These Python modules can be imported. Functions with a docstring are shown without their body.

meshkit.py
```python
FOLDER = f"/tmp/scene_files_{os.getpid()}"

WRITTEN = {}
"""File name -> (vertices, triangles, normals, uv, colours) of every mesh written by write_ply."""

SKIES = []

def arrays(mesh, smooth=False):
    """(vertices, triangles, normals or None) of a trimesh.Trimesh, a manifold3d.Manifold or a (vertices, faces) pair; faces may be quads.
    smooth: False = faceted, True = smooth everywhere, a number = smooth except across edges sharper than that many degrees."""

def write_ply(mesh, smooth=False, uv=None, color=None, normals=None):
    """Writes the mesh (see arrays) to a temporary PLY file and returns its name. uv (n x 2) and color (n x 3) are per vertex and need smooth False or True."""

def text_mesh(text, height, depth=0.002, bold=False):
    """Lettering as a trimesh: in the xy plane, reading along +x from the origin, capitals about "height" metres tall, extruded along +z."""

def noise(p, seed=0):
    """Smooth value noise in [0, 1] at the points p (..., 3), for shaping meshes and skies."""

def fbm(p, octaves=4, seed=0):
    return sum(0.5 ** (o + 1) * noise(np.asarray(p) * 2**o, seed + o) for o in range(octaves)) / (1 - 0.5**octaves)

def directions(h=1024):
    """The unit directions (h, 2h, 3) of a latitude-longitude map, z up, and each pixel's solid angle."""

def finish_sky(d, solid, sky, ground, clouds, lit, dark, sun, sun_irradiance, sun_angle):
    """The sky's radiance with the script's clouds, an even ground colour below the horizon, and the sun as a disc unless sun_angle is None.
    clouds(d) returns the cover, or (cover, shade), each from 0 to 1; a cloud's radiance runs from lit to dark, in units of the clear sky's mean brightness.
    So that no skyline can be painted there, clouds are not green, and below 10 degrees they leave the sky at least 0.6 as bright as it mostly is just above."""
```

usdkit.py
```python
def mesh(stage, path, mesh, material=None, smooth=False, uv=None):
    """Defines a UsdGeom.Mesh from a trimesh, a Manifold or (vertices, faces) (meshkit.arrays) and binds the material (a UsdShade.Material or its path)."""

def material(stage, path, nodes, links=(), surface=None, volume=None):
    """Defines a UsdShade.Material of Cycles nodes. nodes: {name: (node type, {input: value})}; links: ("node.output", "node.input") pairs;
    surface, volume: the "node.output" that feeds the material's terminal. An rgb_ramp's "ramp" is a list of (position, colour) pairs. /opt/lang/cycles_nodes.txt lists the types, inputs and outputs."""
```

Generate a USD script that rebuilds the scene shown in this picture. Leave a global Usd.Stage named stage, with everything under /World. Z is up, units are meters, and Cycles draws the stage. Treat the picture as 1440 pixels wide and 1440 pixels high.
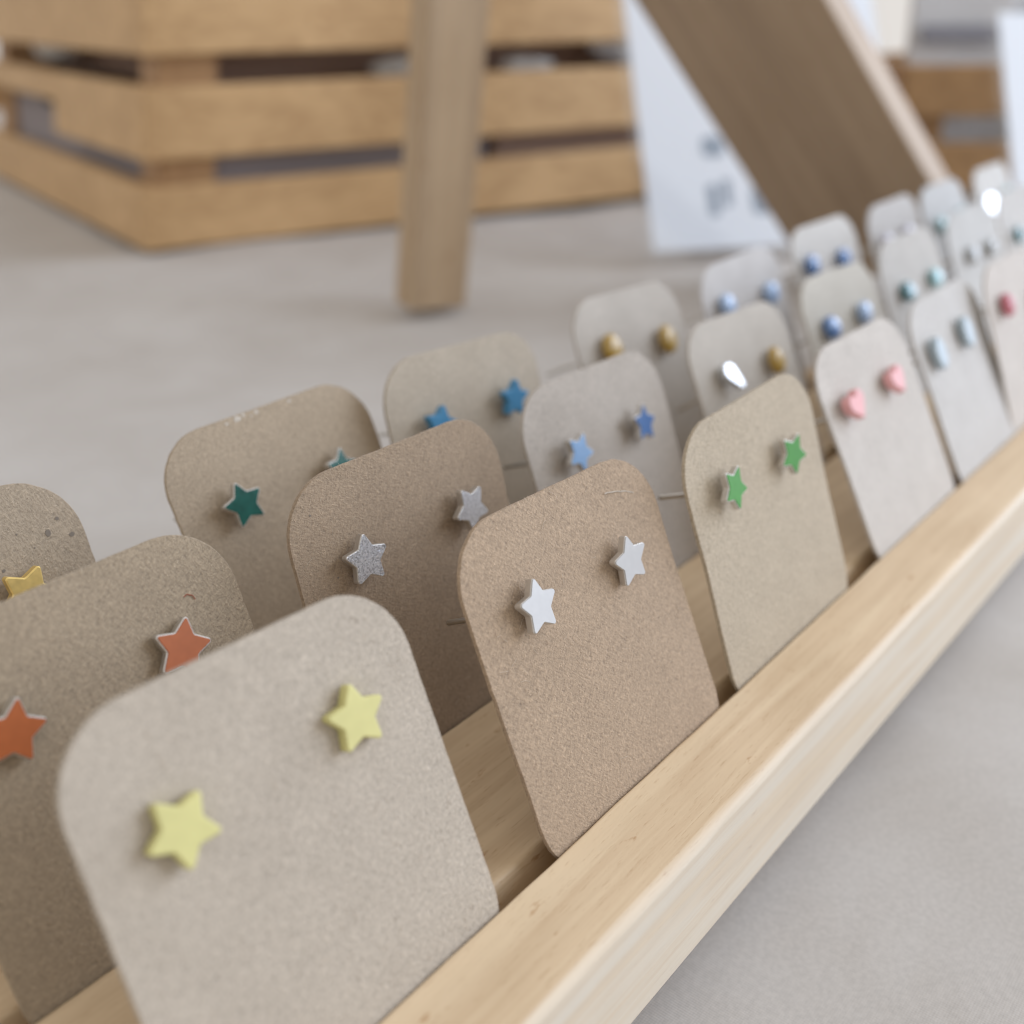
import math, random
import numpy as np, trimesh, manifold3d
from shapely.geometry import Polygon, Point, box as sbox
from shapely import affinity
import usdkit, meshkit
from pxr import Usd, UsdGeom, UsdLux, UsdShade, Gf, Sdf

# camera, light and exposure settings
APERTURE_MM, EXPOSURE = 2.7, 0.17
DOME, DOME_COLOR = 0.70, (1.0, .955, .91)
WINDOW, WINDOW_COLOR, WINDOW_DIR = 5.0, (.84, .95, 1.14), (.86, -.56, .42)

stage = Usd.Stage.CreateInMemory()
UsdGeom.SetStageUpAxis(stage, 'Z'); UsdGeom.SetStageMetersPerUnit(stage, 1.0)
UsdGeom.Xform.Define(stage, '/World'); UsdGeom.Scope.Define(stage, '/World/Looks')
MM = 0.001
rng = np.random.default_rng(7); random.seed(7)

# ---------------------------------------------------------------- camera
EYE = np.array([-69.04, -52.888, 82.913])
RIGHT = np.array([0.6367046, -0.77105375, -0.00913107])
DOWN = np.array([-0.33882426, -0.26911084, -0.90154172])
FWD = np.array([0.69267985, 0.57710958, -0.43259582])
cam = UsdGeom.Camera.Define(stage, '/World/camera')
M = np.eye(4); M[0, :3], M[1, :3], M[2, :3], M[3, :3] = RIGHT, -DOWN, -FWD, EYE * MM
cam.AddTransformOp().Set(Gf.Matrix4d(*M.ravel().tolist()))
cam.CreateFocalLengthAttr(6.5); cam.CreateHorizontalApertureAttr(6.5 * 1440 / 1507.75); cam.CreateVerticalApertureAttr(6.5 * 1440 / 1507.75)
cam.CreateFStopAttr(6.5 / APERTURE_MM); cam.CreateFocusDistanceAttr(0.121); cam.CreateClippingRangeAttr(Gf.Vec2f(0.004, 50.0))
cam.CreateExposureAttr(EXPOSURE)

# ---------------------------------------------------------------- light: one broad window to the right, and the soft light of the room all round
def look_at(prim, eye, at):
    eye, at = np.array(eye, float), np.array(at, float)
    z = eye - at; z /= np.linalg.norm(z); x = np.cross([0, 0, 1.0], z); x /= np.linalg.norm(x); y = np.cross(z, x)
    m = np.eye(4); m[0, :3], m[1, :3], m[2, :3], m[3, :3] = x, y, z, eye
    prim.AddTransformOp().Set(Gf.Matrix4d(*m.ravel().tolist()))

dome = UsdLux.DomeLight.Define(stage, '/World/room_light')
rm = usdkit.material(stage, '/World/Looks/room_glow', {'b': ('background_shader', {'color': DOME_COLOR, 'strength': DOME})}, [], surface='b.background')
UsdShade.MaterialBindingAPI.Apply(dome.GetPrim()).Bind(rm)
win = UsdLux.RectLight.Define(stage, '/World/window_light')
win.CreateWidthAttr(1.3); win.CreateHeightAttr(0.9); win.CreateIntensityAttr(WINDOW); win.CreateColorAttr(Gf.Vec3f(*WINDOW_COLOR))
WIN_POS = np.array(WINDOW_DIR) / np.linalg.norm(WINDOW_DIR) * 1.35 + np.array([.08, .03, 0])
look_at(win, WIN_POS, (0.08, 0.03, 0.0))

# where each card stands (row, foot, its two axes, height above the groove) and its two studs (across, up, turn), in millimetres
CARDS = {
    'yellow': (0, [-25.95, 0.0, 0.0], [0.9994, -0.0147, -0.0311], [0.0344, 0.4263, 0.9039], 36.71, [[-10.079, 24.958, 0.822], [8.739, 25.748, 0.081]]),
    'silver': (0, [18.35, 0.0, 0.0], [0.9996, -0.0118, -0.0254], [0.028, 0.4212, 0.9066], 35.91, [[-9.289, 24.897, 0.065], [7.812, 24.125, -0.065]]),
    'green': (0, [58.45, 0.0, 0.0], [0.9997, 0.0084, 0.025], [-0.0264, 0.3197, 0.9472], 35.48, [[-10.21, 25.89, -0.583], [6.595, 24.966, 0.674]]),
    'pink': (0, [105.63, 0.0, 0.0], [1.0, -0.0021, -0.004], [0.0046, 0.4677, 0.8839], 34.9, [[-11.33, 23.912, 0.0], [5.595, 23.743, 0.0]]),
    'pale': (0, [144.87, 0.0, 0.0], [0.9999, 0.0064, 0.0123], [-0.0139, 0.4614, 0.8871], 34.37, [[-12.121, 23.986, 0.0], [3.352, 24.391, 0.0]]),
    'coral': (0, [176.71, 0.0, 0.0], [0.9999, -0.005, -0.0126], [0.0136, 0.3695, 0.9291], 34.54, [[-10.351, 25.215, 0.0], [8.968, 23.086, 0.0]]),
    'orange': (1, [-26.92, 25.89, -2.06], [1.0, 0.0032, 0.0081], [-0.0087, 0.3624, 0.932], 37.1, [[-9.735, 25.88, 0.429], [8.678, 25.535, -0.773]]),
    'grey': (1, [14.13, 25.89, -2.06], [1.0, -0.0021, -0.008], [0.0083, 0.2581, 0.9661], 37.47, [[-9.195, 26.273, 0.075], [8.989, 26.351, -0.468]]),
    'blue': (1, [59.05, 25.89, -2.06], [1.0, -0.003, -0.0077], [0.0082, 0.3609, 0.9326], 36.25, [[-9.341, 25.292, 0.59], [7.591, 24.921, 0.193]]),
    'white': (1, [106.55, 25.89, -2.06], [0.9996, -0.0126, -0.0272], [0.0299, 0.4205, 0.9068], 35.24, [[-8.849, 24.031, 0.0], [7.987, 23.651, 0.0]]),
    'ltblue': (1, [150.35, 25.89, -2.06], [0.9994, -0.0151, -0.0324], [0.0357, 0.4218, 0.906], 35.18, [[-10.054, 23.659, 0.0], [6.176, 24.086, 0.0]]),
    'dkgreen': (2, [17.19, 49.01, -3.12], [0.9999, 0.004, 0.0096], [-0.0104, 0.389, 0.9212], 38.2, [[-9.057, 26.81, 1.136], [7.891, 25.833, 1.457]]),
    'sky': (2, [51.02, 49.01, -3.12], [0.9987, -0.0143, -0.0498], [0.0518, 0.2756, 0.9599], 37.9, [[-9.206, 26.684, 0.346], [8.388, 27.402, 0.158]]),
    'gold': (2, [102.84, 49.01, -3.12], [0.9991, -0.0167, -0.04], [0.0433, 0.3851, 0.9219], 37.28, [[-9.562, 26.888, 0.0], [8.623, 25.226, 0.0]]),
    'ltblue2': (2, [147.74, 49.01, -3.12], [0.9999, 0.0045, 0.0121], [-0.0129, 0.3507, 0.9364], 36.17, [[-10.814, 26.673, 0.0], [8.748, 25.468, 0.0]]),
    'blue2': (2, [192.57, 49.01, -3.12], [1.0, -0.0019, -0.0047], [0.0051, 0.3823, 0.924], 37.26, [[-12.073, 27.678, 0.0], [5.366, 26.44, 0.0]]),
    'lilac': (2, [237.49, 49.01, -3.12], [0.9999, 0.0045, 0.0111], [-0.012, 0.3773, 0.926], 36.54, [[-11.151, 25.727, 0.0], [3.882, 25.701, 0.0]]),
    'farleft': (2, [-32.21, 49.01, -3.12], [0.9997, -0.0089, -0.0233], [0.0249, 0.3574, 0.9336], 39.44, [[-8.968, 27.985, 0.3], [8.776, 27.15, 0.615]]),
    'teal': (1, [188.3, 25.89, -2.06], [1.0, 0.0, 0.0], [0.0, 0.3798, 0.9251], 36.5, [[-8.512, 23.594, 0.0], [8.891, 23.638, 0.0]]),
    'dark': (1, [231.5, 25.89, -2.06], [1.0, 0.0, 0.0], [0.0, 0.3798, 0.9251], 36.5, [[-6.892, 24.549, 0.0], [7.498, 23.989, 0.0]]),
    'mist': (1, [271.5, 25.89, -2.06], [1.0, 0.0, 0.0], [0.0, 0.3798, 0.9251], 36.5, [[-8.507, 23.72, 0.0], [8.968, 25.048, 0.0]]),
    'teal2': (2, [275.76, 49.01, -3.12], [1.0, 0.0, 0.0], [0.0, 0.3798, 0.9251], 36.5, [[-8.897, 24.21, 0.0], [9.365, 24.532, 0.0]]),
    'shine': (2, [321.68, 49.01, -3.12], [1.0, 0.0, 0.0], [0.0, 0.3798, 0.9251], 36.5, [[-8.866, 23.99, 0.0], [9.126, 25.138, 0.0]]),
}

# ---------------------------------------------------------------- helpers
used = {}
def numbered(parent, name):
    k = (parent, name); n = used.get(k, 0); used[k] = n + 1
    return f'{parent}/{name}' + (f'_{n:03d}' if n else '')

def tag(prim, label=None, cat=None, group=None, kind=None):
    for k, v in (('label', label), ('category', cat), ('group', group), ('kind', kind)):
        if v: prim.SetCustomDataByKey(k, v)
    return prim

def matrix(o, x, y, z):
    m = np.eye(4); m[0, :3], m[1, :3], m[2, :3], m[3, :3] = x, y, z, np.asarray(o) * MM
    return Gf.Matrix4d(*m.ravel().tolist())

def thing(name, label, cat, o=(0, 0, 0), x=(1, 0, 0), y=(0, 1, 0), z=(0, 0, 1), group=None):
    p = UsdGeom.Xform.Define(stage, numbered('/World', name)); p.AddTransformOp().Set(matrix(o, x, y, z))
    return tag(p.GetPrim(), label, cat, group)

def part(name, mesh, mat, parent=None, smooth=30, label=None, kind=None):
    """mesh in millimetres, in its parent's axes"""
    base = parent.GetPath().pathString if parent else '/World'
    v, f, n = meshkit.arrays(mesh, False)
    m = usdkit.mesh(stage, numbered(base, name), trimesh.Trimesh(v * MM, f, process=True), LOOK[mat], smooth=smooth)
    return tag(m.GetPrim(), label, kind=kind)

def cat_mesh(*ms): return trimesh.util.concatenate([trimesh.Trimesh(*meshkit.arrays(m)[:2]) for m in ms])

def extrude(poly, h, z0=0.0):
    m = trimesh.creation.extrude_polygon(poly, h, engine='earcut'); m.apply_translation([0, 0, z0]); return m

def along_x(profile, x0, x1, seg=1):
    """a y-z profile pushed along x"""
    m = extrude(Polygon(profile), x1 - x0)
    m.apply_transform(np.array([[0, 0, 1, x0], [1, 0, 0, 0], [0, 1, 0, 0], [0, 0, 0, 1.0]])); return m

def rbox(sx, sy, sz, r):
    """rounded box centred at the origin"""
    s = trimesh.creation.icosphere(2, r)
    pts = np.vstack([s.vertices + np.array([i * (sx / 2 - r), j * (sy / 2 - r), k * (sz / 2 - r)]) for i in (-1, 1) for j in (-1, 1) for k in (-1, 1)])
    return trimesh.convex.convex_hull(pts)

def place(m, o, x, y, z):
    t = np.eye(4); t[:3, 0], t[:3, 1], t[:3, 2], t[:3, 3] = x, y, z, o
    m = m.copy(); m.apply_transform(t); return m

def unit(v): v = np.asarray(v, float); return v / np.linalg.norm(v)

def tube(pts, r, sides=6):
    pts = np.asarray(pts, float); ms = []
    t = np.gradient(pts, axis=0); t /= np.linalg.norm(t, axis=1, keepdims=True)
    a = np.cross(t, [0.31, 0.2, 0.93]); a /= np.linalg.norm(a, axis=1, keepdims=True); b = np.cross(t, a)
    ang = np.arange(sides) * 2 * np.pi / sides
    v = (pts[:, None] + r * (np.cos(ang)[None, :, None] * a[:, None] + np.sin(ang)[None, :, None] * b[:, None])).reshape(-1, 3)
    f = []
    for i in range(len(pts) - 1):
        for j in range(sides):
            p, q = i * sides + j, i * sides + (j + 1) % sides
            f += [[p, q, q + sides], [p, q + sides, p + sides]]
    f += [[0, j + 1, j] for j in range(1, sides - 1)]
    e = (len(pts) - 1) * sides; f += [[e, e + j, e + j + 1] for j in range(1, sides - 1)]
    return trimesh.Trimesh(v, f, process=False)

# ---------------------------------------------------------------- materials
LOOK = {}
def mat(name, nodes, links, surface='p.BSDF', volume=None):
    LOOK[name] = usdkit.material(stage, '/World/Looks/' + name, nodes, links, surface=surface, volume=volume)

def mul(c, k): return tuple(min(1, x * k) for x in c)

def kraft(name, col, seed, contrast=1.0, fibre=1.0):
    """uncoated recycled board: felted fibres of 0.1 to 1 mm, cloudy tone, small dark flecks"""
    d = 0.22 * contrast
    nodes = {
        'tc': ('texture_coordinate', {}),
        'mp': ('mapping', {'location': (seed * .37, seed * .21, 0), 'rotation': (0, 0, .4 + seed)}),
        'f1': ('mapping', {'scale': (1, 0.36, 1), 'rotation': (0, 0, 0.9)}),
        'f2': ('mapping', {'scale': (0.5, 1, 1), 'rotation': (0, 0, -0.1)}),
        'n1': ('noise_texture', {'scale': 4300., 'detail': 2., 'roughness': .55, 'distortion': .5}),
        'n2': ('noise_texture', {'scale': 3600., 'detail': 2., 'roughness': .55, 'distortion': .6}),
        'n5': ('noise_texture', {'scale': 1250., 'detail': 1., 'roughness': .5, 'distortion': 1.2}), 'n6': ('noise_texture', {'scale': 900., 'detail': 1., 'distortion': .8}),
        'r5': ('rgb_ramp', {'ramp': [(0, (0, 0, 0)), (.478, (0, 0, 0)), (.496, (1, 1, 1)), (.504, (1, 1, 1)), (.522, (0, 0, 0)), (1, (0, 0, 0))]}),
        'r6': ('rgb_ramp', {'ramp': [(.42, (0, 0, 0)), (.55, (1, 1, 1))]}), 'x5': ('mix', {'mix_type': 'multiply', 'fac': 1.}), 'x6': ('math', {'math_type': 'multiply', 'value2': .55}), 'bw5': ('rgb_to_bw', {}),
        'm5': ('mix', {'mix_type': 'mix', 'color2': mul(col, 1.55)}), 'hs': ('math', {'math_type': 'multiply_add', 'value2': .35}),
        'n3': ('noise_texture', {'scale': 160., 'detail': 4., 'roughness': .55}),
        'n4': ('noise_texture', {'scale': 1500., 'detail': 2., 'roughness': .5, 'distortion': 1.5}),
        'avg': ('math', {'math_type': 'add'}),
        'half': ('math', {'math_type': 'multiply', 'value2': .5}),
        'r1': ('rgb_ramp', {'ramp': [(.28, mul(col, 1 - 1.9 * d)), (.42, mul(col, 1 - .55 * d)), (.5, col), (.6, mul(col, 1 + .75 * d)), (.72, mul(col, 1 + 1.9 * d))]}),
        'r3': ('rgb_ramp', {'ramp': [(.3, (.93, .925, .92)), (.7, (1.03, 1.03, 1.03))]}),
        'r4': ('rgb_ramp', {'ramp': [(.0, (.52, .46, .42)), (.29, (.62, .57, .53)), (.335, (1, 1, 1)), (1, (1, 1, 1))]}),
        'm1': ('mix', {'mix_type': 'multiply', 'fac': 1.}),
        'm2': ('mix', {'mix_type': 'multiply', 'fac': .55}),
        'bp': ('bump', {'strength': .6 * fibre, 'distance': 0.00027}),
        'p': ('principled_bsdf', {'roughness': .78, 'specular_ior_level': .35, 'sheen_weight': .12, 'sheen_roughness': .5}),
    }
    links = [('tc.object', 'mp.vector'), ('mp.vector', 'f1.vector'), ('mp.vector', 'f2.vector'), ('f1.vector', 'n1.vector'), ('f2.vector', 'n2.vector'),
             ('mp.vector', 'n3.vector'), ('mp.vector', 'n4.vector'), ('n1.fac', 'avg.value1'), ('n2.fac', 'avg.value2'), ('avg.value', 'half.value1'),
             ('half.value', 'r1.fac'), ('n3.fac', 'r3.fac'), ('n4.fac', 'r4.fac'), ('r1.color', 'm1.color1'), ('r3.color', 'm1.color2'),
             ('m1.color', 'm2.color1'), ('r4.color', 'm2.color2'), ('mp.vector', 'n5.vector'), ('mp.vector', 'n6.vector'), ('n5.fac', 'r5.fac'), ('n6.fac', 'r6.fac'), ('r5.color', 'x5.color1'), ('r6.color', 'x5.color2'), ('x5.color', 'bw5.color'), ('bw5.val', 'x6.value1'),
             ('x6.value', 'm5.fac'), ('m2.color', 'm5.color1'), ('m5.color', 'p.base_color'), ('bw5.val', 'hs.value1'), ('half.value', 'hs.value3'), ('hs.value', 'bp.height'), ('bp.normal', 'p.normal')]
    mat(name, nodes, links)

def wood(name, col, dark, axis='x', scale=1.0, rough=.55, streak=.5, seed=0, pores=True, pale_front=None):
    """planed softwood: growth bands and fine pores drawn out along the grain"""
    sc = {'x': (.04, 1, 1), 'y': (1, .04, 1), 'z': (1, 1, .04)}[axis]
    sp = {'x': (.11, 1, 1), 'y': (1, .11, 1), 'z': (1, 1, .11)}[axis]; ss = {'x': (.3, 1, 1), 'y': (1, .3, 1), 'z': (1, 1, .3)}[axis]
    nodes = {
        'tc': ('texture_coordinate', {}),
        'mp': ('mapping', {'scale': sc, 'location': (seed * .13, seed * .071, seed * .037)}),
        'mq': ('mapping', {'scale': sp, 'location': (seed * .05, 0, seed * .02)}),
        'n0': ('noise_texture', {'scale': 130. * scale, 'detail': 4., 'roughness': .6, 'distortion': 1.2}),
        'n1': ('noise_texture', {'scale': 620. * scale, 'detail': 3., 'roughness': .65, 'distortion': .3}),
        'n2': ('noise_texture', {'scale': 3400. * scale, 'detail': 3., 'roughness': .7}),
        'n3': ('noise_texture', {'scale': 45. * scale, 'detail': 2.}), 'ms': ('mapping', {'scale': ss, 'location': (seed * .03, .01, .02)}), 'n5': ('noise_texture', {'scale': 420. * scale, 'detail': 5., 'roughness': .7}),
        'r5': ('rgb_ramp', {'ramp': [(.0, (.58, .44, .33)), (.305, (.70, .56, .45)), (.365, (1, 1, 1)), (1, (1, 1, 1))]}), 'm5': ('mix', {'mix_type': 'multiply', 'fac': .8}),
        'r0': ('rgb_ramp', {'ramp': [(.3, mul(col, 1.06)), (.47, col), (.56, tuple(a * (1 - .55 * streak) + b * .55 * streak for a, b in zip(col, dark))), (.64, col), (.8, mul(col, 1.05))]}),
        'r1': ('rgb_ramp', {'ramp': [(.3, (.90, .87, .84)), (.55, (1, 1, 1)), (.75, (1.04, 1.04, 1.04))]}),
        'r2': ('rgb_ramp', {'ramp': [(.28, (.80, .74, .68)), (.42, (1, 1, 1)), (1, (1, 1, 1))]}),
        'r3': ('rgb_ramp', {'ramp': [(.3, (.94, .92, .90)), (.7, (1.05, 1.05, 1.06))]}),
        'm1': ('mix', {'mix_type': 'multiply', 'fac': .9}), 'm2': ('mix', {'mix_type': 'multiply', 'fac': .9 if pores else .2}), 'm3': ('mix', {'mix_type': 'multiply', 'fac': 1.}),
        'bp': ('bump', {'strength': .35, 'distance': 0.0001}),
        'p': ('principled_bsdf', {'roughness': rough, 'specular_ior_level': .4}),
    }
    if pale_front:  # mixes in a paler colour towards the front face
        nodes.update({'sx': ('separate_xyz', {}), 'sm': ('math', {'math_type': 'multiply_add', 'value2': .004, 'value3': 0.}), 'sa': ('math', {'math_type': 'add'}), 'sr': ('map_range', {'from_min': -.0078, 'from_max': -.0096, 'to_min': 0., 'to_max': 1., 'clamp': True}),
                      'sc': ('rgb_ramp', {'ramp': [(.3, mul(pale_front, .975)), (.7, mul(pale_front, 1.02))]}), 'sxm': ('mix', {'mix_type': 'mix'})})
    links = [('tc.object', 'mp.vector'), ('tc.object', 'mq.vector'), ('mp.vector', 'n0.vector'), ('mp.vector', 'n1.vector'), ('mq.vector', 'n2.vector'), ('tc.object', 'n3.vector'),
             ('n0.fac', 'r0.fac'), ('n1.fac', 'r1.fac'), ('n2.fac', 'r2.fac'), ('n3.fac', 'r3.fac'), ('r0.color', 'm1.color1'), ('r1.color', 'm1.color2'), ('m1.color', 'm2.color1'),
             ('r2.color', 'm2.color2'), ('m2.color', 'm3.color1'), ('r3.color', 'm3.color2'), ('tc.object', 'ms.vector'), ('ms.vector', 'n5.vector'), ('n5.fac', 'r5.fac'), ('m3.color', 'm5.color1'), ('r5.color', 'm5.color2'), ('m5.color', 'p.base_color'), ('n2.fac', 'bp.height'), ('bp.normal', 'p.normal')]
    if pale_front:
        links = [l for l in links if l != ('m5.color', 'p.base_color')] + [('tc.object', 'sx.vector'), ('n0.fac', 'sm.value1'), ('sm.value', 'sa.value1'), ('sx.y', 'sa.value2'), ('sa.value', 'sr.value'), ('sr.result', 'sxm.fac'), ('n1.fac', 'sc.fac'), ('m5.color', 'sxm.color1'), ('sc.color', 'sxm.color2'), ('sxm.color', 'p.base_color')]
    mat(name, nodes, links)

def plain(name, col, rough=.5, metallic=0., coat=0., vary=.08, scale=900., bump=0.15, **kw):
    nodes = {'tc': ('texture_coordinate', {}), 'n': ('noise_texture', {'scale': scale, 'detail': 3.}),
             'r': ('rgb_ramp', {'ramp': [(.3, mul(col, 1 - vary)), (.7, mul(col, 1 + vary))]}),
             'bp': ('bump', {'strength': bump, 'distance': 0.00005}),
             'p': ('principled_bsdf', {'roughness': rough, 'metallic': metallic, 'coat_weight': coat, 'coat_roughness': .15, **kw})}
    mat(name, nodes, [('tc.object', 'n.vector'), ('n.fac', 'r.fac'), ('r.color', 'p.base_color'), ('n.fac', 'bp.height'), ('bp.normal', 'p.normal')])

def glitter(name, col, lo=.35, hi=1.5):
    nodes = {'tc': ('texture_coordinate', {}), 'v': ('voronoi_texture', {'scale': 7000.}), 'w': ('separate_color', {}),
             'r': ('rgb_ramp', {'ramp': [(0, mul(col, lo)), (.5, col), (.8, mul(col, 1.15)), (1, mul(col, hi))]}),
             'bp': ('bump', {'strength': .6, 'distance': 0.00012}),
             'p': ('principled_bsdf', {'roughness': .32, 'metallic': .8})}
    mat(name, nodes, [('tc.object', 'v.vector'), ('v.color', 'w.color'), ('w.r', 'r.fac'), ('r.color', 'p.base_color'), ('w.g', 'bp.height'), ('bp.normal', 'p.normal')])

KRAFT = {'yellow': (.445, .388, .318), 'silver': (.365, .268, .182), 'green': (.43, .36, .265), 'pink': (.52, .48, .435), 'pale': (.51, .49, .465), 'coral': (.53, .485, .44),
         'orange': (.345, .274, .192), 'grey': (.325, .243, .166), 'blue': (.43, .385, .335), 'white': (.48, .44, .385), 'ltblue': (.50, .47, .41), 'teal': (.47, .45, .42), 'dark': (.46, .455, .44), 'mist': (.47, .455, .435),
         'farleft': (.37, .30, .22), 'dkgreen': (.395, .315, .225), 'sky': (.43, .37, .29), 'gold': (.45, .41, .36), 'ltblue2': (.52, .50, .485), 'blue2': (.54, .52, .49), 'lilac': (.48, .46, .44), 'teal2': (.48, .48, .475), 'shine': (.50, .49, .47)}  # paler boards far back carry lens haze in their base colour
for i, (k, c) in enumerate(KRAFT.items()):
    kraft('kraft_board_' + k, c, i + 1, contrast={'silver': 1.0, 'grey': .9, 'orange': .95, 'yellow': .75}.get(k, .8))
plain('card_scuff', (.52, .47, .40), .9); plain('card_fleck', (.19, .16, .13), .9)
plain('paper_fibre', (.60, .52, .42), .8); plain('red_fibre', (.35, .12, .07), .8)
wood('pale_pine', (.67, .53, .355), (.50, .34, .20), 'x', 1.0, .62, .55, 1, pale_front=(.68, .62, .525))
wood('honey_pine', (.65, .505, .33), (.44, .29, .16), 'x', 1.0, .5, .5, 5)
wood('groove_pine', (.58, .44, .28), (.3, .19, .1), 'x', 1.0, .6, .4, 3)
wood('crate_wood', (.60, .40, .205), (.33, .18, .075), 'x', .45, .6, .6, 2)
wood('crate_wood_up', (.46, .29, .15), (.3, .16, .07), 'z', .45, .6, .6, 4)
wood('shaded_crate_wood', (.36, .21, .09), (.2, .1, .04), 'x', .45, .6, .6, 8)  # shade on the far crate is put into this darker colour
wood('easel_wood', (.40, .30, .205), (.18, .125, .085), 'z', .4, .55, .5, 6)
wood('easel_wood_pale', (.47, .35, .225), (.22, .16, .11), 'z', .4, .55, .4, 9)
plain('steel_pin', (.55, .53, .50), .3, 1.0); plain('bare_metal', (.60, .575, .54), .4, .8)
plain('brushed_silver', (.47, .465, .46), .5, .3, vary=.03); plain('mirror_silver', (.66, .68, .70), .38, 1.0, vary=.02)
plain('lemon_resin', (.60, .565, .235), .42, coat=.15, vary=.05, scale=400.); plain('orange_enamel', (.42, .118, .036), .45, coat=.1, vary=.05)
plain('leaf_green_enamel', (.035, .24, .022), .35, coat=.25); plain('teal_green_enamel', (.012, .105, .085), .25, coat=.5, vary=.25, scale=500.)
plain('sky_blue_enamel', (.06, .24, .43), .35, coat=.3); plain('cornflower_enamel', (.18, .34, .58), .35, coat=.3); plain('navy_enamel', (.03, .115, .31), .35, coat=.3)
plain('gold_foil', (.80, .60, .22), .38, .55, vary=.12); plain('ochre_stone', (.42, .27, .055), .35, coat=.4); plain('pink_resin', (.70, .36, .36), .6)
plain('ice_blue_stone', (.33, .40, .44), .45, coat=.1); plain('pale_blue_stone', (.36, .50, .74), .25, coat=.6); plain('mid_blue_stone', (.10, .21, .46), .25, coat=.6)
plain('aqua_stone', (.28, .53, .58), .25, coat=.6); plain('deep_teal_stone', (.06, .21, .25), .25, coat=.6); plain('coral_red_resin', (.48, .14, .17), .5, coat=.1)
plain('lilac_stone', (.55, .53, .62), .3, coat=.4); plain('pearl_stone', (.40, .42, .43), .35, coat=.3)
glitter('silver_glitter', (.80, .83, .88), .55, 1.3); glitter('silver_frost', (.74, .76, .80), .75, 1.2)
plain('sign_paper', (.78, .83, .90), .6, vary=.02); plain('sign_ink', (.27, .335, .42), .7); plain('packet_film', (.52, .52, .53), .3, coat=.3); plain('packet_ink', (.22, .22, .25), .5); plain('paper_white', (.62, .62, .60), .7); plain('slate_cloth', (.30, .27, .28), .8); plain('filler_box_brown', (.30, .20, .15), .7); plain('dark_pouch', (.045, .05, .05), .6)
mat('clear_acrylic', {'t': ('transparent_bsdf', {'color': (.995, .997, 1.0)}), 'g': ('glossy_bsdf', {'color': (1, 1, 1), 'roughness': .03}), 'm': ('mix_closure', {'fac': .045})},
    [('t.BSDF', 'm.closure1'), ('g.BSDF', 'm.closure2')], surface='m.closure')
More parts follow.
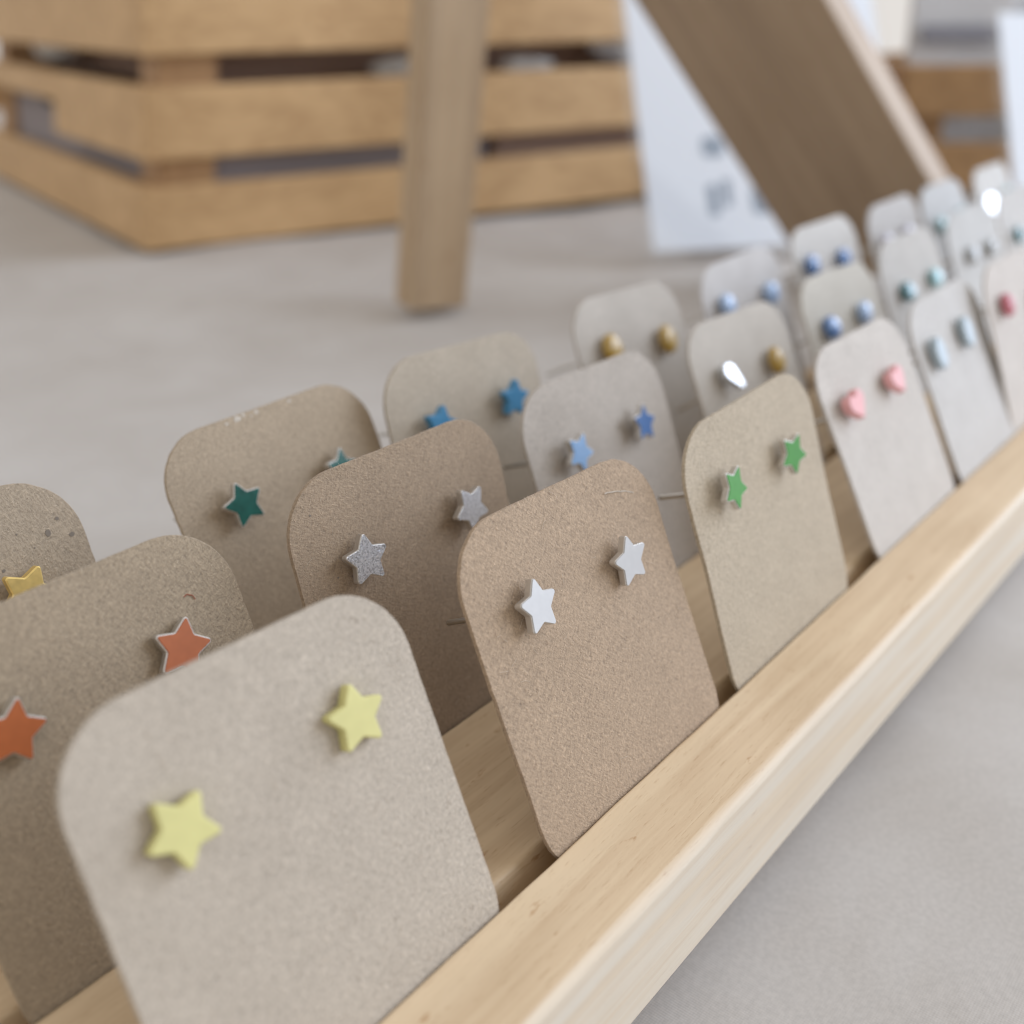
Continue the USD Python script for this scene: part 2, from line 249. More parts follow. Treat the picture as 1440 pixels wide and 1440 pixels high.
# woven tablecloth
mat('grey_cloth', {
    'tc': ('texture_coordinate', {}), 'wx': ('wave_texture', {'bands_direction': 'x', 'scale': 900., 'distortion': 1.5, 'detail': 2.}), 'wy': ('wave_texture', {'bands_direction': 'y', 'scale': 900., 'distortion': 1.5, 'detail': 2.}),
    'add': ('math', {'math_type': 'add'}), 'n': ('noise_texture', {'scale': 26., 'detail': 4., 'roughness': .6, 'distortion': .5}), 'n2': ('noise_texture', {'scale': 1400., 'detail': 2.}),
    'r': ('rgb_ramp', {'ramp': [(.3, (.45, .42, .388)), (.5, (.485, .458, .43)), (.7, (.52, .498, .472))]}), 'r2': ('rgb_ramp', {'ramp': [(.3, (.93, .93, .93)), (.7, (1.04, 1.04, 1.04))]}),
    'm': ('mix', {'mix_type': 'multiply', 'fac': 1.}), 'bp': ('bump', {'strength': .10, 'distance': .0001}), 'p': ('principled_bsdf', {'roughness': .85, 'sheen_weight': .15, 'specular_ior_level': .25})},
    [('tc.object', 'wx.vector'), ('tc.object', 'wy.vector'), ('wx.fac', 'add.value1'), ('wy.fac', 'add.value2'), ('tc.object', 'n.vector'), ('tc.object', 'n2.vector'), ('n.fac', 'r.fac'), ('n2.fac', 'r2.fac'),
     ('r.color', 'm.color1'), ('r2.color', 'm.color2'), ('m.color', 'p.base_color'), ('add.value', 'bp.height'), ('bp.normal', 'p.normal')])

# ---------------------------------------------------------------- the table, under a grey cloth
TABLE = -20.0
gx, gy = np.meshgrid(np.concatenate([np.linspace(-500, -160, 30), np.linspace(-150, 700, 260), np.linspace(710, 1500, 60)]), np.concatenate([np.linspace(-450, -150, 30), np.linspace(-145, 620, 240), np.linspace(630, 1300, 60)]), indexing='ij')
P = np.stack([gx, gy, np.zeros_like(gx)], -1)
w = (meshkit.fbm(P * [1 / 95, 1 / 95, 0] + [3, 7, 0], 3, 5) - .5) * 7 + (meshkit.fbm((P @ np.array([[.8, .6, 0], [-.6, .8, 0], [0, 0, 1]])) * [1 / 150, 1 / 30, 0], 3, 11) - .5) * 3.6
z = TABLE - 3.2 + w
n0, n1 = gx.shape
idx = np.arange(n0 * n1).reshape(n0, n1)
quads = np.stack([idx[:-1, :-1], idx[1:, :-1], idx[1:, 1:], idx[:-1, 1:]], -1).reshape(-1, 4)
cloth = trimesh.Trimesh(np.stack([gx, gy, np.minimum(z, TABLE - .05)], -1).reshape(-1, 3), np.vstack([quads[:, [0, 1, 2]], quads[:, [0, 2, 3]]]), process=False)
c = part('table', cloth, 'grey_cloth', smooth=True); tag(c, 'pale grey cloth spread over the table under everything', None, None, 'structure')

# ---------------------------------------------------------------- the pine stand with three grooves
X0, X1 = -150.0, 440.0
stand = thing('display_stand', 'long pale pine stand with three grooves that hold the earring cards', 'display stand')
def arc(cy, cz, r, a0, a1, n=6): return [(cy + r * math.cos(math.radians(a)), cz + r * math.sin(math.radians(a))) for a in np.linspace(a0, a1, n)]
def strip(name, prof, look):
    """a strip along x with many cross sections so that its hand-planed edges waver a little"""
    poly = np.array(prof, float); k = len(poly); xs = np.linspace(X0, X1, 300)
    cap = trimesh.creation.triangulate_polygon(Polygon(poly), engine='earcut')
    cv, cf = np.asarray(cap[0]), np.asarray(cap[1])
    order = [int(np.argmin(((poly - q) ** 2).sum(1))) for q in cv]
    v = np.zeros((len(xs), k, 3)); v[..., 0] = xs[:, None]; v[..., 1:] = poly[None]
    q = np.stack([v[..., 0] / 6, np.broadcast_to(np.arange(k) * .7, v.shape[:2]), np.full(v.shape[:2], len(name) * 3.1)], -1)
    jit = (meshkit.fbm(q, 3, 3) - .5) * .22
    inner = np.array([(p[1] > -14) for p in poly], float)
    v[..., 1] += jit * inner; v[..., 2] += jit * inner * .7
    f = []
    for i in range(len(xs) - 1):
        for j in range(k):
            a, b = i * k + j, i * k + (j + 1) % k
            f += [[a, a + k, b + k], [a, b + k, b]]
    f = [list(t) for t in f] + [[order[a], order[b], order[c_]] for a, b, c_ in cf] + [[(len(xs) - 1) * k + order[c_], (len(xs) - 1) * k + order[b], (len(xs) - 1) * k + order[a]] for a, b, c_ in cf]
    m = trimesh.Trimesh(v.reshape(-1, 3), f, process=False); trimesh.repair.fix_normals(m)
    return part(name, m, look, stand, smooth=38)
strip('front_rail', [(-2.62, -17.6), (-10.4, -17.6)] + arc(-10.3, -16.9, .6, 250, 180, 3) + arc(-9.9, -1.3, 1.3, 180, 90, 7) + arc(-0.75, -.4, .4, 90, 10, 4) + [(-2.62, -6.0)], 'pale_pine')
strip('base_board', [(-2.6, -19.9), (57.5, -19.9), (57.5, -8.2), (-2.6, -8.2)], 'groove_pine')
strip('ledge', [(1.1, -8.15), (2.9, -2.3)] + arc(3.9, -2.35, .85, 165, 90, 5) + arc(25.2, -2.4, .35, 90, 10, 4) + [(23.0, -8.15)], 'honey_pine')
strip('ledge', [(27.2, -8.15), (29.0, -3.9)] + arc(29.9, -3.75, .8, 165, 90, 5) + arc(48.3, -3.45, .35, 90, 10, 4) + [(46.0, -8.15)], 'honey_pine')
strip('back_rail', [(51.0, -8.15), (52.9, -4.4)] + arc(53.7, -4.6, .8, 165, 90, 5) + arc(56.9, -4.4, .6, 90, 0, 4) + [(57.5, -8.15)], 'honey_pine')

# ---------------------------------------------------------------- earring cards and earrings
CARD_W, CARD_R, SUNK, THICK = 36.0, 7.72, 5.0, 0.55
def card_mesh(H, seed, SUNK=SUNK):
    out = sbox(-CARD_W / 2, -SUNK, CARD_W / 2, H)
    r = CARD_R; out = out.buffer(-r).buffer(r, quad_segs=14)
    ring = np.array(out.exterior.segmentize(.55).coords)[:-1]
    c_ = ring.mean(0); d = ring - c_; d /= np.linalg.norm(d, axis=1, keepdims=True)
    q = np.stack([ring[:, 0] * .9, ring[:, 1] * .9, np.full(len(ring), seed * 5.3)], -1)
    ring = ring + d * ((meshkit.fbm(q, 3, seed) - .5) * .16)[:, None]
    # front face on a slightly cockled sheet: triangulate the outline with an inner grid
    from scipy.spatial import Delaunay
    poly = Polygon(ring); ins = poly.buffer(-.8)
    gx, gy = np.meshgrid(np.arange(-17.5, 18, 1.75), np.arange(-3.5, H, 1.75)); g = np.stack([gx.ravel(), gy.ravel()], 1)
    from shapely import contains_xy
    g = g[contains_xy(ins, g[:, 0], g[:, 1])]
    bev = .09
    inner = np.array([ring[i] - d[i] * bev for i in range(len(ring))])
    pts = np.vstack([inner, g]); tri = Delaunay(pts).simplices
    cen = pts[tri].mean(1); tri = tri[contains_xy(Polygon(inner), cen[:, 0], cen[:, 1])]
    def warp(p): return (meshkit.fbm(np.stack([p[:, 0] / 16, p[:, 1] / 16, np.full(len(p), seed * 2.7)], -1), 2, seed) - .5) * .5 * np.clip(p[:, 1] / 20, 0, 1)
    n = len(ring); N = len(pts)
    area = np.cross(pts[tri[:, 1]] - pts[tri[:, 0]], pts[tri[:, 2]] - pts[tri[:, 0]]); tri = np.where(area[:, None] > 0, tri, tri[:, ::-1])
    V = np.vstack([np.c_[pts, warp(pts)], np.c_[pts, warp(pts) - THICK], np.c_[ring, warp(ring) - bev], np.c_[ring, warp(ring) - THICK + bev]])
    F = [tri, tri[:, ::-1] + N]
    i = np.arange(n); j = (i + 1) % n; o2, o3 = 2 * N, 2 * N + n
    sgn = Polygon(ring).exterior.is_ccw
    def band(a, b): 
        f = np.vstack([np.c_[a + i, b + i, b + j], np.c_[a + i, b + j, a + j]]); return f if sgn else f[:, ::-1]
    F += [band(0, o2), band(o2, o3), band(o3, N)]
    return trimesh.Trimesh(V, np.vstack(F), process=False)

def star_poly(R, inner=.58, rnd=.34):
    a = np.arange(10) * np.pi / 5; r = np.where(np.arange(10) % 2 == 0, R * 1.09, R * inner)
    p = Polygon(np.stack([r * np.sin(a), r * np.cos(a)], 1))
    return p.buffer(-rnd).buffer(rnd * 1.6, quad_segs=5).buffer(-rnd * .6, quad_segs=4)

def heart_poly(R):
    t = np.linspace(0, 2 * np.pi, 48, endpoint=False)
    return Polygon(np.stack([R / 16 * 16 * np.sin(t) ** 3 * .98, R / 16 * (13 * np.cos(t) - 5 * np.cos(2 * t) - 2 * np.cos(3 * t) - np.cos(4 * t)) + .1 * R], 1))

def slab(poly, h, z0, bev=.1):
    """extruded outline with a small chamfer on its front edge"""
    return cat_mesh(manifold_slab(poly, h, z0, bev))

def manifold_slab(poly, h, z0, bev):
    a = extrude(poly, h - bev, z0); 
    ring = np.array(poly.exterior.coords)[:-1]; inn = poly.buffer(-bev)
    if inn.geom_type != 'Polygon': return a
    c_ = extrude(inn, bev, z0 + h - bev)
    # sloped chamfer between the two outlines
    ir = np.array([np.array(inn.exterior.interpolate(inn.exterior.project(Point(p))).coords[0]) for p in ring])
    n = len(ring); i = np.arange(n); j = (i + 1) % n
    V = np.vstack([np.c_[ring, np.full(n, z0 + h - bev)], np.c_[ir, np.full(n, z0 + h)]])
    f = np.vstack([np.c_[i, j, n + j], np.c_[i, n + j, n + i]])
    if not poly.exterior.is_ccw: f = f[:, ::-1]
    return cat_mesh(a, c_, trimesh.Trimesh(V, f, process=False))

def dome_mesh(poly, h, z0):
    """a cabochon: the outline swollen towards the viewer"""
    ring = np.array(poly.exterior.segmentize(.5).coords)[:-1]; c_ = np.array(poly.centroid.coords[0]); n = len(ring); V = [np.c_[ring, np.full(n, z0)]]; F = []
    st = [(1, .35), (.96, .55), (.85, .78), (.66, .93), (.4, .985), (.15, 1.0)]
    for s, t in st: V.append(np.c_[c_ + (ring - c_) * s, np.full(n, z0 + h * t)])
    i = np.arange(n); j = (i + 1) % n
    for k in range(len(st)): F.append(np.vstack([np.c_[k * n + i, k * n + j, (k + 1) * n + j], np.c_[k * n + i, (k + 1) * n + j, (k + 1) * n + i]]))
    V = np.vstack(V); t = len(V); V = np.vstack([V, [[*c_, z0 + h]], [[*c_, z0]]]); k = len(st)
    F += [np.c_[k * n + i, k * n + j, np.full(n, t)], np.c_[j, i, np.full(n, t + 1)]]
    m = trimesh.Trimesh(V, np.vstack(F), process=False)
    if not poly.exterior.is_ccw: m.invert()
    return m

# name -> (gap behind the plate, shape, radius, body look, face look, word)
CARD_INFO = {
 'yellow': ('greyish beige card nearest the camera with two pale yellow stars', .25, 'star', 3.25, 'lemon_resin', None, 'pale yellow star'),
 'silver': ('brown kraft card in sharp focus with two plain silver stars', .7, 'star', 3.2, 'bare_metal', 'brushed_silver', 'plain silver star'),
 'green': ('beige kraft card with two leaf green stars', 1.1, 'star', 3.1, 'bare_metal', 'leaf_green_enamel', 'leaf green star'),
 'pink': ('pale card with two pink heart earrings in the front groove', .8, 'heart', 3.0, 'pink_resin', None, 'pink heart'),
 'pale': ('whitish card with two ice blue ovals in the front groove', .7, 'oval', 2.9, 'ice_blue_stone', None, 'ice blue oval'),
 'coral': ('pale card cut by the right edge with coral red studs', .7, 'oval', 2.5, 'coral_red_resin', None, 'coral red stud'),
 'orange': ('brown kraft card with two orange stars rimmed in silver', .6, 'star', 3.3, 'bare_metal', 'orange_enamel', 'orange star with silver rim'),
 'grey': ('brown kraft card with two glittery silver grey stars', 1.0, 'star', 3.15, 'bare_metal', 'silver_glitter', 'silver glitter star'),
 'blue': ('light grey card with one pale and one dark blue star', 1.3, 'star', 3.1, 'bare_metal', 'cornflower_enamel', 'pale cornflower blue star'),
 'white': ('light card with a shiny white silver drop and an ochre stud', 1.0, 'drop', 2.7, 'mirror_silver', None, 'shiny white silver drop'),
 'ltblue': ('light cream card with two mid blue round studs', .8, 'round', 2.5, 'pale_blue_stone', None, 'mid blue round stud'),
 'teal': ('light card with two blue green round studs', .8, 'round', 2.4, 'aqua_stone', None, 'blue green round stud'),
 'dark': ('blurred whitish card with two pale grey studs beyond the blue green pair', .8, 'round', 2.4, 'pearl_stone', None, 'pale grey stud'),
 'mist': ('blurred whitish card cut by the right edge with a teal stud', .8, 'round', 2.4, 'deep_teal_stone', None, 'dark teal stud'),
 'farleft': ('brown kraft card with dark flecks cut by the left edge', .9, 'star', 3.3, 'gold_foil', None, 'golden yellow star'),
 'dkgreen': ('kraft card with scuffed top edge and two dark green stars', 1.2, 'star', 3.2, 'bare_metal', 'teal_green_enamel', 'dark teal green star'),
 'sky': ('kraft card with two sky blue stars in the back groove', 1.2, 'star', 3.2, 'sky_blue_enamel', 'sky_blue_enamel', 'sky blue star'),
 'gold': ('light beige card with two ochre yellow oval studs', 1.1, 'oval', 2.9, 'ochre_stone', None, 'ochre yellow oval'),
 'ltblue2': ('blurred grey card with two pale blue studs below the white sign', .9, 'round', 2.6, 'pale_blue_stone', None, 'pale blue stud'),
 'blue2': ('blurred grey card with two denim blue studs before the leaning plank', .9, 'round', 2.6, 'mid_blue_stone', None, 'denim blue stud'),
 'lilac': ('blurred white card with two lilac grey studs at the plank foot', .9, 'round', 2.6, 'lilac_stone', None, 'lilac grey stud'),
 'teal2': ('blurred bluish white card with two aqua studs at the plank edge', .9, 'round', 2.5, 'aqua_stone', None, 'aqua stud'),
 'shine': ('blurred whitish card behind a dazzling round silver stud', .9, 'round', 3.4, 'mirror_silver', None, 'dazzling round silver stud'),
}
GROUP = {0: 'earring cards in the front groove', 1: 'earring cards in the middle groove', 2: 'earring cards in the back groove'}
SKIP = {('farleft', 0), ('mist', 1)}

def wiggle(u, v, length, ang, seed, curl=.5, n=9):
    r = np.random.default_rng(seed); pts = [np.array([u, v])]; a = ang
    for k in range(n): a += r.normal(0, abs(curl) * .35) + curl * .12; pts.append(pts[-1] + length / n * np.array([math.cos(a), math.sin(a)]))
    return np.array(pts)

def fibre_mesh(lines, r=.022, lift=.05): return cat_mesh(*[tube(np.c_[l, lift + .03 * np.sin(np.linspace(0, 6, len(l)))], r, 4) for l in lines])

def stud(key, i, card):
    row, O, eu, ev, H, st = CARDS[key]; lab, gap, shape, R, body, face, word = CARD_INFO[key]
    O, eu, ev = np.array(O), np.array(eu), np.array(ev); nn = unit(np.cross(eu, ev))
    u, v, th = st[i]
    if key == 'blue' and i == 1: face, word = 'navy_enamel', 'dark blue star'
    if key == 'white' and i == 1: shape, R, body, word = 'oval', 2.7, 'ochre_stone', 'ochre oval stud'
    if key == 'teal' and i == 0: body = 'deep_teal_stone'
    if key == 'ltblue' and i == 0: body = 'mid_blue_stone'
    if key == 'grey' and i == 1: face, word = 'silver_frost', 'frosted bright silver star'
    if key == 'shine' and i == 1: body, R, word = 'aqua_stone', 2.4, 'small aqua stud'
    side = 'left' if i == 0 else 'right'
    where = {'yellow': 'on the nearest card', 'silver': 'on the sharpest brown card', 'green': 'on the beige card', 'pink': 'on a pale card', 'pale': 'on a whitish card', 'coral': 'by the right picture edge',
             'orange': 'on the brown card behind the nearest one', 'grey': 'on a brown card', 'blue': 'on a light grey card', 'white': 'behind the green star card', 'ltblue': 'above the pink hearts', 'teal': 'above the ice blue ovals',
             'dark': 'behind the ice blue card', 'mist': 'at the right picture edge', 'farleft': 'on the card cut by the left edge', 'dkgreen': 'on the scuffed card', 'sky': 'on a back row card', 'gold': 'on a back row card',
             'ltblue2': 'below the white sign', 'blue2': 'before the leaning plank', 'lilac': 'at the foot of the plank', 'teal2': 'on a blurred white card', 'shine': 'on a blurred card at the far right'}[key]
    unique = key in ('blue', 'white', 'mist', 'farleft', 'shine') or key == 'grey' and False
    label = (word + ' earring ' + where) if unique else (side + ' ' + word + ' earring ' + where)
    # turned in the card's plane, and tipped a little as such studs hang
    r = np.random.default_rng(abs(hash_(key)) + i); tip = r.normal(0, .05, 2)
    n2 = unit(nn + eu * tip[0] + ev * (tip[1] - .02))
    o = O + eu * u + ev * v + nn * .1
    if (key, i) in (('shine', 0), ('white', 0)): n2 = unit(unit(EYE - o) + unit(WIN_POS / MM - o))
    x = unit(eu * math.cos(th) - ev * math.sin(th)); x = unit(x - n2 * (x @ n2)); y = np.cross(n2, x)
    name = {'star': 'star_earring', 'heart': 'heart_earring', 'drop': 'drop_earring', 'oval': 'oval_earring', 'round': 'round_earring'}[shape]
    t = thing(name, label, 'earring', o, x, y, n2)
    if shape == 'star':
        full = star_poly(R)
        if face and body != face:
            part('plate', slab(full, .9, gap, .1), body, t, smooth=25)
            part('enamel_face' if 'enamel' in face else 'polished_face', slab(full.buffer(-.16 if 'enamel' in face else -.05), .12, gap + .87, .05), face, t, smooth=25)
        else: part('plate', slab(full, 1.2, gap, .16), body, t, smooth=25)
    elif shape == 'drop':
        from shapely import union_all
        dp = affinity.rotate(union_all([Point(-.5, .9).buffer(1.75, quad_segs=8), Point(.5, -1.9).buffer(.9, quad_segs=8)]).convex_hull, 8, origin=(0, 0))
        part('drop', slab(dp, 1.5, gap, .25), body, t, smooth=30)
    elif shape == 'heart':
        hp = affinity.rotate(heart_poly(R * .95).buffer(.35).buffer(-.7).buffer(.35), -25 if key == 'white' else 12, origin=(0, 0))
        part('heart', slab(hp, 1.5, gap, .18), body, t, smooth=22)
    else:
        el = affinity.scale(Point(0, 0).buffer(R, quad_segs=9), .8 if shape == 'oval' else 1, 1)
        if key == 'shine' and i == 0: part('disc', slab(el, 1.0, gap, .2), body, t, smooth=40)
        elif key == 'pale': part('stone', slab(affinity.scale(el, .85, 1.1), 1.3, gap, .3), body, t, smooth=40)
        else: part('stone', dome_mesh(el, 1.6, gap), body, t, smooth=50)
    L = {'dkgreen': 17.0, 'gold': 17.0, 'green': 10.5}.get(key, 13.0)
    part('pin', tube([(0, -.5, gap + .1), (0, -.62, -3), (.02, -1.2, -L)], .36, 8), 'steel_pin', t, smooth=60)

def hash_(s): return sum((k + 3) * ord(ch) for k, ch in enumerate(s))

def build_card(key):
    row, O, eu, ev, H, st = CARDS[key]
    O, eu, ev = np.array(O), np.array(eu), np.array(ev); nn = unit(np.cross(eu, ev)); ev = np.cross(nn, eu)
    t = thing('earring_card', CARD_INFO[key][0], 'card', O, eu, ev, nn, GROUP[row])
    part('board', card_mesh(H, hash_(key) % 97, 6.2 if key == 'orange' else SUNK), 'kraft_board_' + key, t, smooth=40)
    r = np.random.default_rng(hash_(key))
    if key in ('silver', 'grey', 'orange', 'yellow', 'dkgreen', 'green', 'farleft'):
        # loose fibres lying on the board and standing off its cut edge
        lines = [wiggle(r.uniform(-17, 17), r.uniform(1, H - 1.5), r.uniform(.5, 1.6), r.uniform(0, 6.3), k, r.uniform(-.8, .8)) for k in range(46)]
        a = lines
        for k in range(26):
            s = r.uniform(-10, 10); a.append(wiggle(s, H - .12, r.uniform(.2, .5), r.uniform(.4, 2.7), 100 + k, .3, 5))
        part('paper_fibres', fibre_mesh(a, .017, .05), 'paper_fibre', t, smooth=60, kind='stuff')
    if key == 'silver':
        part('long_fibre', fibre_mesh([wiggle(8.6, H - 3.6, 5.6, .1, 5, -.28, 16)], .07, .16), 'card_scuff', t, smooth=60)
    if key == 'orange':
        part('red_thread', fibre_mesh([wiggle(12.6, 29.4, 1.6, 2.2, 5, .9, 12)], .06, .1), 'red_fibre', t, smooth=60)
    def blotch(name, spots, look):
        for (x, y, s) in spots:
            ang = np.linspace(0, 2 * np.pi, 11, endpoint=False); rad = s * r.uniform(.55, 1.15, 11)
            pl = Polygon(np.stack([x + rad * np.cos(ang) * 1.25, y + rad * np.sin(ang)], 1))
            m = extrude(pl, .05, .0); m.vertices[:, 2] += (meshkit.fbm(np.stack([m.vertices[:, 0] / 16, m.vertices[:, 1] / 16, np.full(len(m.vertices), (hash_(key) % 97) * 2.7)], -1), 2, hash_(key) % 97) - .5) * .5 * np.clip(m.vertices[:, 1] / 20, 0, 1) - .012
            part(name, m, look, t, smooth=False)
    if key == 'farleft': blotch('dark_fleck', [(13.7, 32.6, .4), (15.3, 33.9, .22), (16.3, 31.6, .3), (7.6, 30.2, .24), (10.3, 33.6, .12), (11.7, 31.5, .1)], 'card_fleck')
    if key == 'dkgreen': blotch('scuff', [(-4.2, H - .55, .55), (-3.1, H - .35, .3), (-1, H - .5, .35), (-6, H - .7, .22), (4.8, H - .6, .3), (-1.9, H - .8, .18)], 'card_scuff')
    if key == 'grey': blotch('dark_fleck', [(-14.2, 33.4, .14), (-12.6, 25.2, .12), (-10.6, 24.6, .1)], 'card_fleck')
    for i in (0, 1):
        if (key, i) not in SKIP: stud(key, i, t)
for key in CARDS: build_card(key)

# ---------------------------------------------------------------- slatted crates
def board(sx, sy, sz, r=1.2): return rbox(sx, sy, sz, r)
def crate(C0, e1, e2, up, L1, L2, heights, thick, post, look, look_up, label, notch=None):
    """C0 the near bottom corner; e1, e2 along its two visible sides"""
    t = thing('slatted_crate', label, 'crate', C0)
    e1, e2, up = np.array(e1), np.array(e2), np.array(up)
    def put(name, a0, a1, b0, b1, z0, z1, lk):
        m = board(a1 - a0, b1 - b0, z1 - z0, min(1.2, (b1 - b0) * .2, (a1 - a0) * .2)); v = m.vertices + [(a0 + a1) / 2, (b0 + b1) / 2, (z0 + z1) / 2]
        v = v[:, :1] * e1 + v[:, 1:2] * e2 + v[:, 2:] * up
        mm = trimesh.Trimesh(v, m.faces, process=False); trimesh.repair.fix_normals(mm); return part(name, mm, lk, t, smooth=35)
    top = heights[-1][1]
    for a in (thick + .3, L1 - thick - post - .3):
        for b in (thick + .3, L2 - thick - post - .3): put('corner_post', a, a + post, b, b + post, 1.0, top - 1, look_up)
    for k, (z0, z1) in enumerate(heights):
        put('front_slat', 0, L1, 0, thick, z0, z1, look); put('back_slat', 0, L1, L2 - thick, L2, z0, z1, look)
        if notch == k:   # a hand hole cut out of the lower edge of the side slat
            h = z1 - z0; c0, c1 = 150., 250.
            put('side_slat', 0, thick, thick + .2, c0, z0, z1, look); put('side_slat', 0, thick, c0 + .1, L2 - thick - .2, z0 + h * .55, z1, look)
        else: put('side_slat', 0, thick, thick + .2, L2 - thick - .2, z0, z1, look)
        put('side_slat', L1 - thick, L1, thick + .2, L2 - thick - .2, z0, z1, look)
    put('floor', thick + .5, L1 - thick - .5, thick + .5, L2 - thick - .5, 1.2, 6, look)
    return t
h = unit([.637, -.771, 0]); UPL = np.array([0, 0, 1]) + .15 * h
a1, a2 = math.radians(-20.5), math.radians(75)
E1, E2 = np.array([math.cos(a1), math.sin(a1), 0]), np.array([math.cos(a2), math.sin(a2), 0])
C0 = np.array([203.1, 389.6, TABLE - .1])
crate(C0, E1, E2, UPL, 330, 330, [(0, 27.5), (39, 69.5), (82, 112), (124.5, 155), (167, 197)], 9, 26, 'crate_wood', 'crate_wood_up', 'large slatted pale wooden crate at the back left', notch=1)
# things lying in the crate, seen through its gaps
def bag(o, sx, sy, sz, x, y, seed, look, name, label, cat):
    m = trimesh.creation.box((sx, sy, sz)); 
    m = trimesh.Trimesh(*trimesh.remesh.subdivide_loop(m.vertices, m.faces, 4)); v = m.vertices
    v = v * [1.25, 1.25, 1.2]; v = v + (meshkit.fbm(v / 14 + seed * 3.3, 3, seed)[:, None] - .5) * v / (np.linalg.norm(v, axis=1, keepdims=True) + 1e-9) * 7
    v = v[:, :1] * x + v[:, 1:2] * y + v[:, 2:] * np.array([0, 0, 1.]) + o
    mm = trimesh.Trimesh(v, m.faces, process=False); trimesh.repair.fix_normals(mm)
    return tag(part(name, mm, look, smooth=True), label, cat)
def block(name, a0, a1, b0, b1, z0, z1, look, label, cat, r=3):
    m = rbox(a1 - a0, b1 - b0, z1 - z0, r).subdivide().subdivide(); v = m.vertices + (meshkit.fbm(m.vertices / 30 + a0, 3, 4)[:, None] - .5) * [0, 2.0, 2.6] + [(a0 + a1) / 2, (b0 + b1) / 2, (z0 + z1) / 2]
    v = C0 + v[:, :1] * E1 + v[:, 1:2] * E2 + v[:, 2:] * UPL
    mm = trimesh.Trimesh(v, m.faces, process=False); trimesh.repair.fix_normals(mm); return tag(part(name, mm, look, smooth=40), label, cat)
block('folded_cloth', 14, 182, 14, 300, 8, 62, 'slate_cloth', 'folded slate grey cloth at the bottom of the large crate', 'cloth')
block('gap_filler_box', 38, 290, 37, 290, 66, 172, 'filler_box_brown', 'dark brown box added to darken the upper gaps of the large crate', 'box')  # added filler that keeps the upper crate gaps dark
block('gap_filler_box', 186, 318, 14, 300, 8, 62, 'filler_box_brown', 'smaller dark brown box added to darken the lower gaps of the large crate', 'box')  # likewise added, to darken the lower gap
bag(C0 + E1 * 128 + E2 * 21 + UPL * 72, 24, 9, 9, E1, E2, 3, 'paper_white', 'paper_scrap', 'scrap of white paper in the crate gap left of the upright', 'paper')
bag(C0 + E1 * 205 + E2 * 21 + UPL * 71, 30, 9, 8, E1, E2, 6, 'paper_white', 'paper_scrap', 'scrap of white paper low in the crate gap right of the upright', 'paper')
bag(C0 + E1 * 275 + E2 * 22 + UPL * 80, 60, 10, 20, E1, E2, 5, 'packet_film', 'plastic_bag', 'pale plastic bag pressed against the crate slats right of the upright', 'bag')
bag(C0 + E2 * 208 + E1 * 20 + UPL * 57, 26, 30, 22, E1, E2, 8, 'dark_pouch', 'dark_pouch', 'dark pouch showing through the side of the large crate', 'pouch')
bag(C0 + E2 * 225 + E1 * 22 + UPL * 78, 18, 50, 12, E1, E2, 9, 'paper_white', 'paper_scrap', 'folded white paper at the left edge inside the large crate', 'paper')

C2 = np.array([548.0, 180.0, TABLE - .1]); F1 = unit([.637, -.771, 0]); F2 = unit([.771, .637, 0])
crate(C2, F1, F2, np.array([0, 0, 1.]), 120, 150, [(0, 28), (42, 68)], 8, 18, 'shaded_crate_wood', 'shaded_crate_wood', 'low brown crate of packets far behind the cards at right')
for k, (a, b, hh, ti) in enumerate(((34, 22, 108, .10), (78, 36, 120, .16), (52, 60, 140, .12))):
    o = C2 + F1 * a + F2 * b + [0, 0, 7 + hh / 2]; y = unit(np.array([0, 0, 1.]) + F2 * ti); n = np.cross(F1, y)
    m = rbox(58, hh, 5, 2.2); m = m.subdivide().subdivide(); m.vertices[:, 2] += (meshkit.fbm(m.vertices / 18 + k * 4, 3, k) - .5) * 5
    t = thing('plastic_packet', ['flat grey plastic packet at the front of the low crate', 'flat grey plastic packet with a dark stripe in the low crate', 'tall grey packet at the back of the low crate'][k], 'packet', o, F1, y, n)
    part('film', m, 'packet_film', t, smooth=True)
    if k < 2: part('printed_stripe', place(rbox(46, 9, 1.2, .5), (0, hh * .2, 5.2), (1, 0, 0), (0, 1, 0), (0, 0, 1)), 'packet_ink', t)

# ---------------------------------------------------------------- wooden easel: one upright, one broad leaning plank
def bar(name, A, B, wdir, w, th, look, label, cat, parts=False, rr=1.0):
    A, B = np.array(A, float), np.array(B, float); z = unit(B - A); x = unit(np.array(wdir) - z * (np.array(wdir) @ z)); y = np.cross(z, x); L = np.linalg.norm(B - A)
    t = thing(name, label, cat, A, x, y, z)
    m = rbox(w, th, L, rr); m.apply_translation([0, 0, L / 2]); part('beam', m, look, t, smooth=35)
    return t

toC = unit([-.768, -.64, 0]); 
ang = math.radians(33); wd = unit(math.cos(ang) * h - math.sin(ang) * -toC * -1) if False else unit(math.cos(ang) * h + math.sin(ang) * -toC)
LA = np.array([213.2, 221.1, TABLE - .4]); LB = np.array([224.39, 207.65, 141.27]); LB = LA + (LB - LA) * 1.25
bar('easel_upright', LA - toC * 4, LB - toC * 4, wd, 23.5, 13, 'easel_wood_pale', 'upright wooden easel leg standing in front of the large crate', 'easel leg')
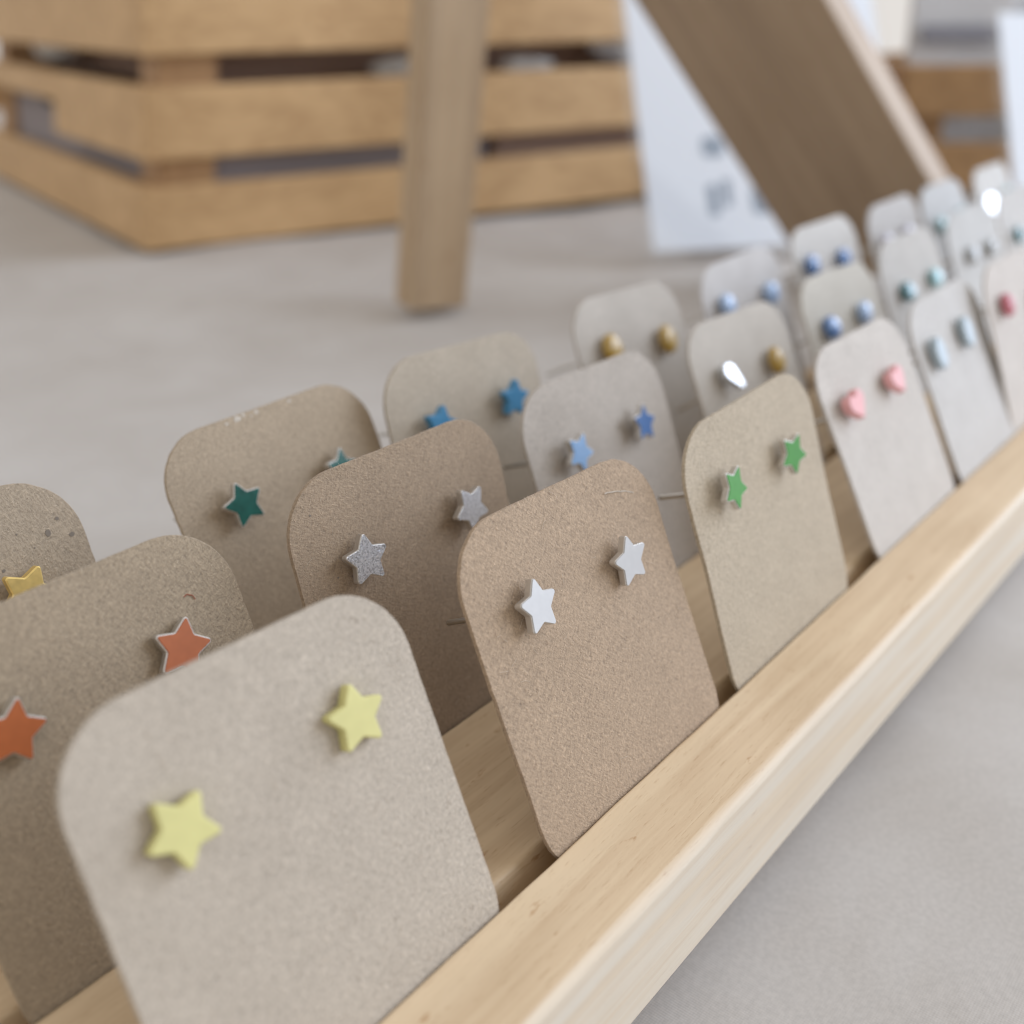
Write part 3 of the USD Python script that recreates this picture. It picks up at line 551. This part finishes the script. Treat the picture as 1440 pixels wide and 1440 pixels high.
# the broad leaning plank
S = 1.2
def far(p): return EYE + S * (np.array(p, float) - EYE)
l0, l1, r0, r1 = far((238, 152, 82)), far((270, 107, 7)), far((244, 91, 81)), far((265, 61, 31))
dl = unit((l1 - l0) / np.linalg.norm(l1 - l0) + (r1 - r0) / np.linalg.norm(r1 - r0))
wv = r0 - l0; wv = wv - dl * (wv @ dl); W_ = np.linalg.norm(wv); wv /= W_
nrm = np.cross(dl, wv); nrm = nrm if nrm @ (EYE - l0) > 0 else -nrm
mid = (l0 + r0 - dl * ((r0 - l0) @ dl)) / 2
bot = mid + dl * ((TABLE + 6 - mid[2]) / dl[2]); topp = mid - dl * 150
TH = 14.0
pk = thing('easel_plank', 'broad brown plank leaning behind the back row of cards', 'easel plank', bot - nrm * TH / 2, wv, np.cross(-dl, wv), -dl)
Lp = np.linalg.norm(topp - bot)
m = rbox(W_, TH, Lp, 1.0); m.apply_translation([0, 0, Lp / 2]); part('beam', m, 'easel_wood', pk, smooth=35)

# ---------------------------------------------------------------- small signs in clear stands
def sign(BL, th, lean, w, H, label, marks):
    th, l = math.radians(th), math.radians(lean)
    mm = math.cos(th) * toC + math.sin(th) * h; h2 = math.cos(th) * h - math.sin(th) * toC
    up = np.array([0, 0, math.cos(l)]) - mm * math.sin(l); n = unit(np.cross(h2, up))
    t = thing('table_sign', label, 'sign', BL, h2, up, n)
    def plate(w0, w1, h0, h1, z0, z1, r): 
        return extrude(sbox(w0 + r, h0 + r, w1 - r, h1 - r).buffer(r, quad_segs=5), z1 - z0, z0)
    part('clear_front', plate(0, w, 0, H, .7, 2.2, 5), 'clear_acrylic', t); part('clear_back', plate(0, w, 0, H, -2.2, -.7, 5), 'clear_acrylic', t)
    part('paper', plate(4, w - 4, 4, H - 4, -.3, .3, .5), 'sign_paper', t)
    for (x0, y0_, ww, hh) in marks: part('printed_mark', plate(x0, x0 + ww, y0_, y0_ + hh, .32, .42, min(ww, hh) * .3), 'sign_ink', t)
sign(np.array([317.5, 194.0, TABLE + 1.5]), 12, 29, 124, 172, 'white printed sign in a clear stand behind the leaning plank', [(22, 104, 5, 10), (24, 93, 3, 9), (31, 44, 10, 9), (31, 18, 5, 14), (38, 22, 4, 12), (51, 18, 9, 12), (66, 22, 5, 9)])
sign(np.array([466.0, 90.5, TABLE + 1.5]), 9, 27, 100, 108, 'plain white sign in a clear stand at the right edge', [])
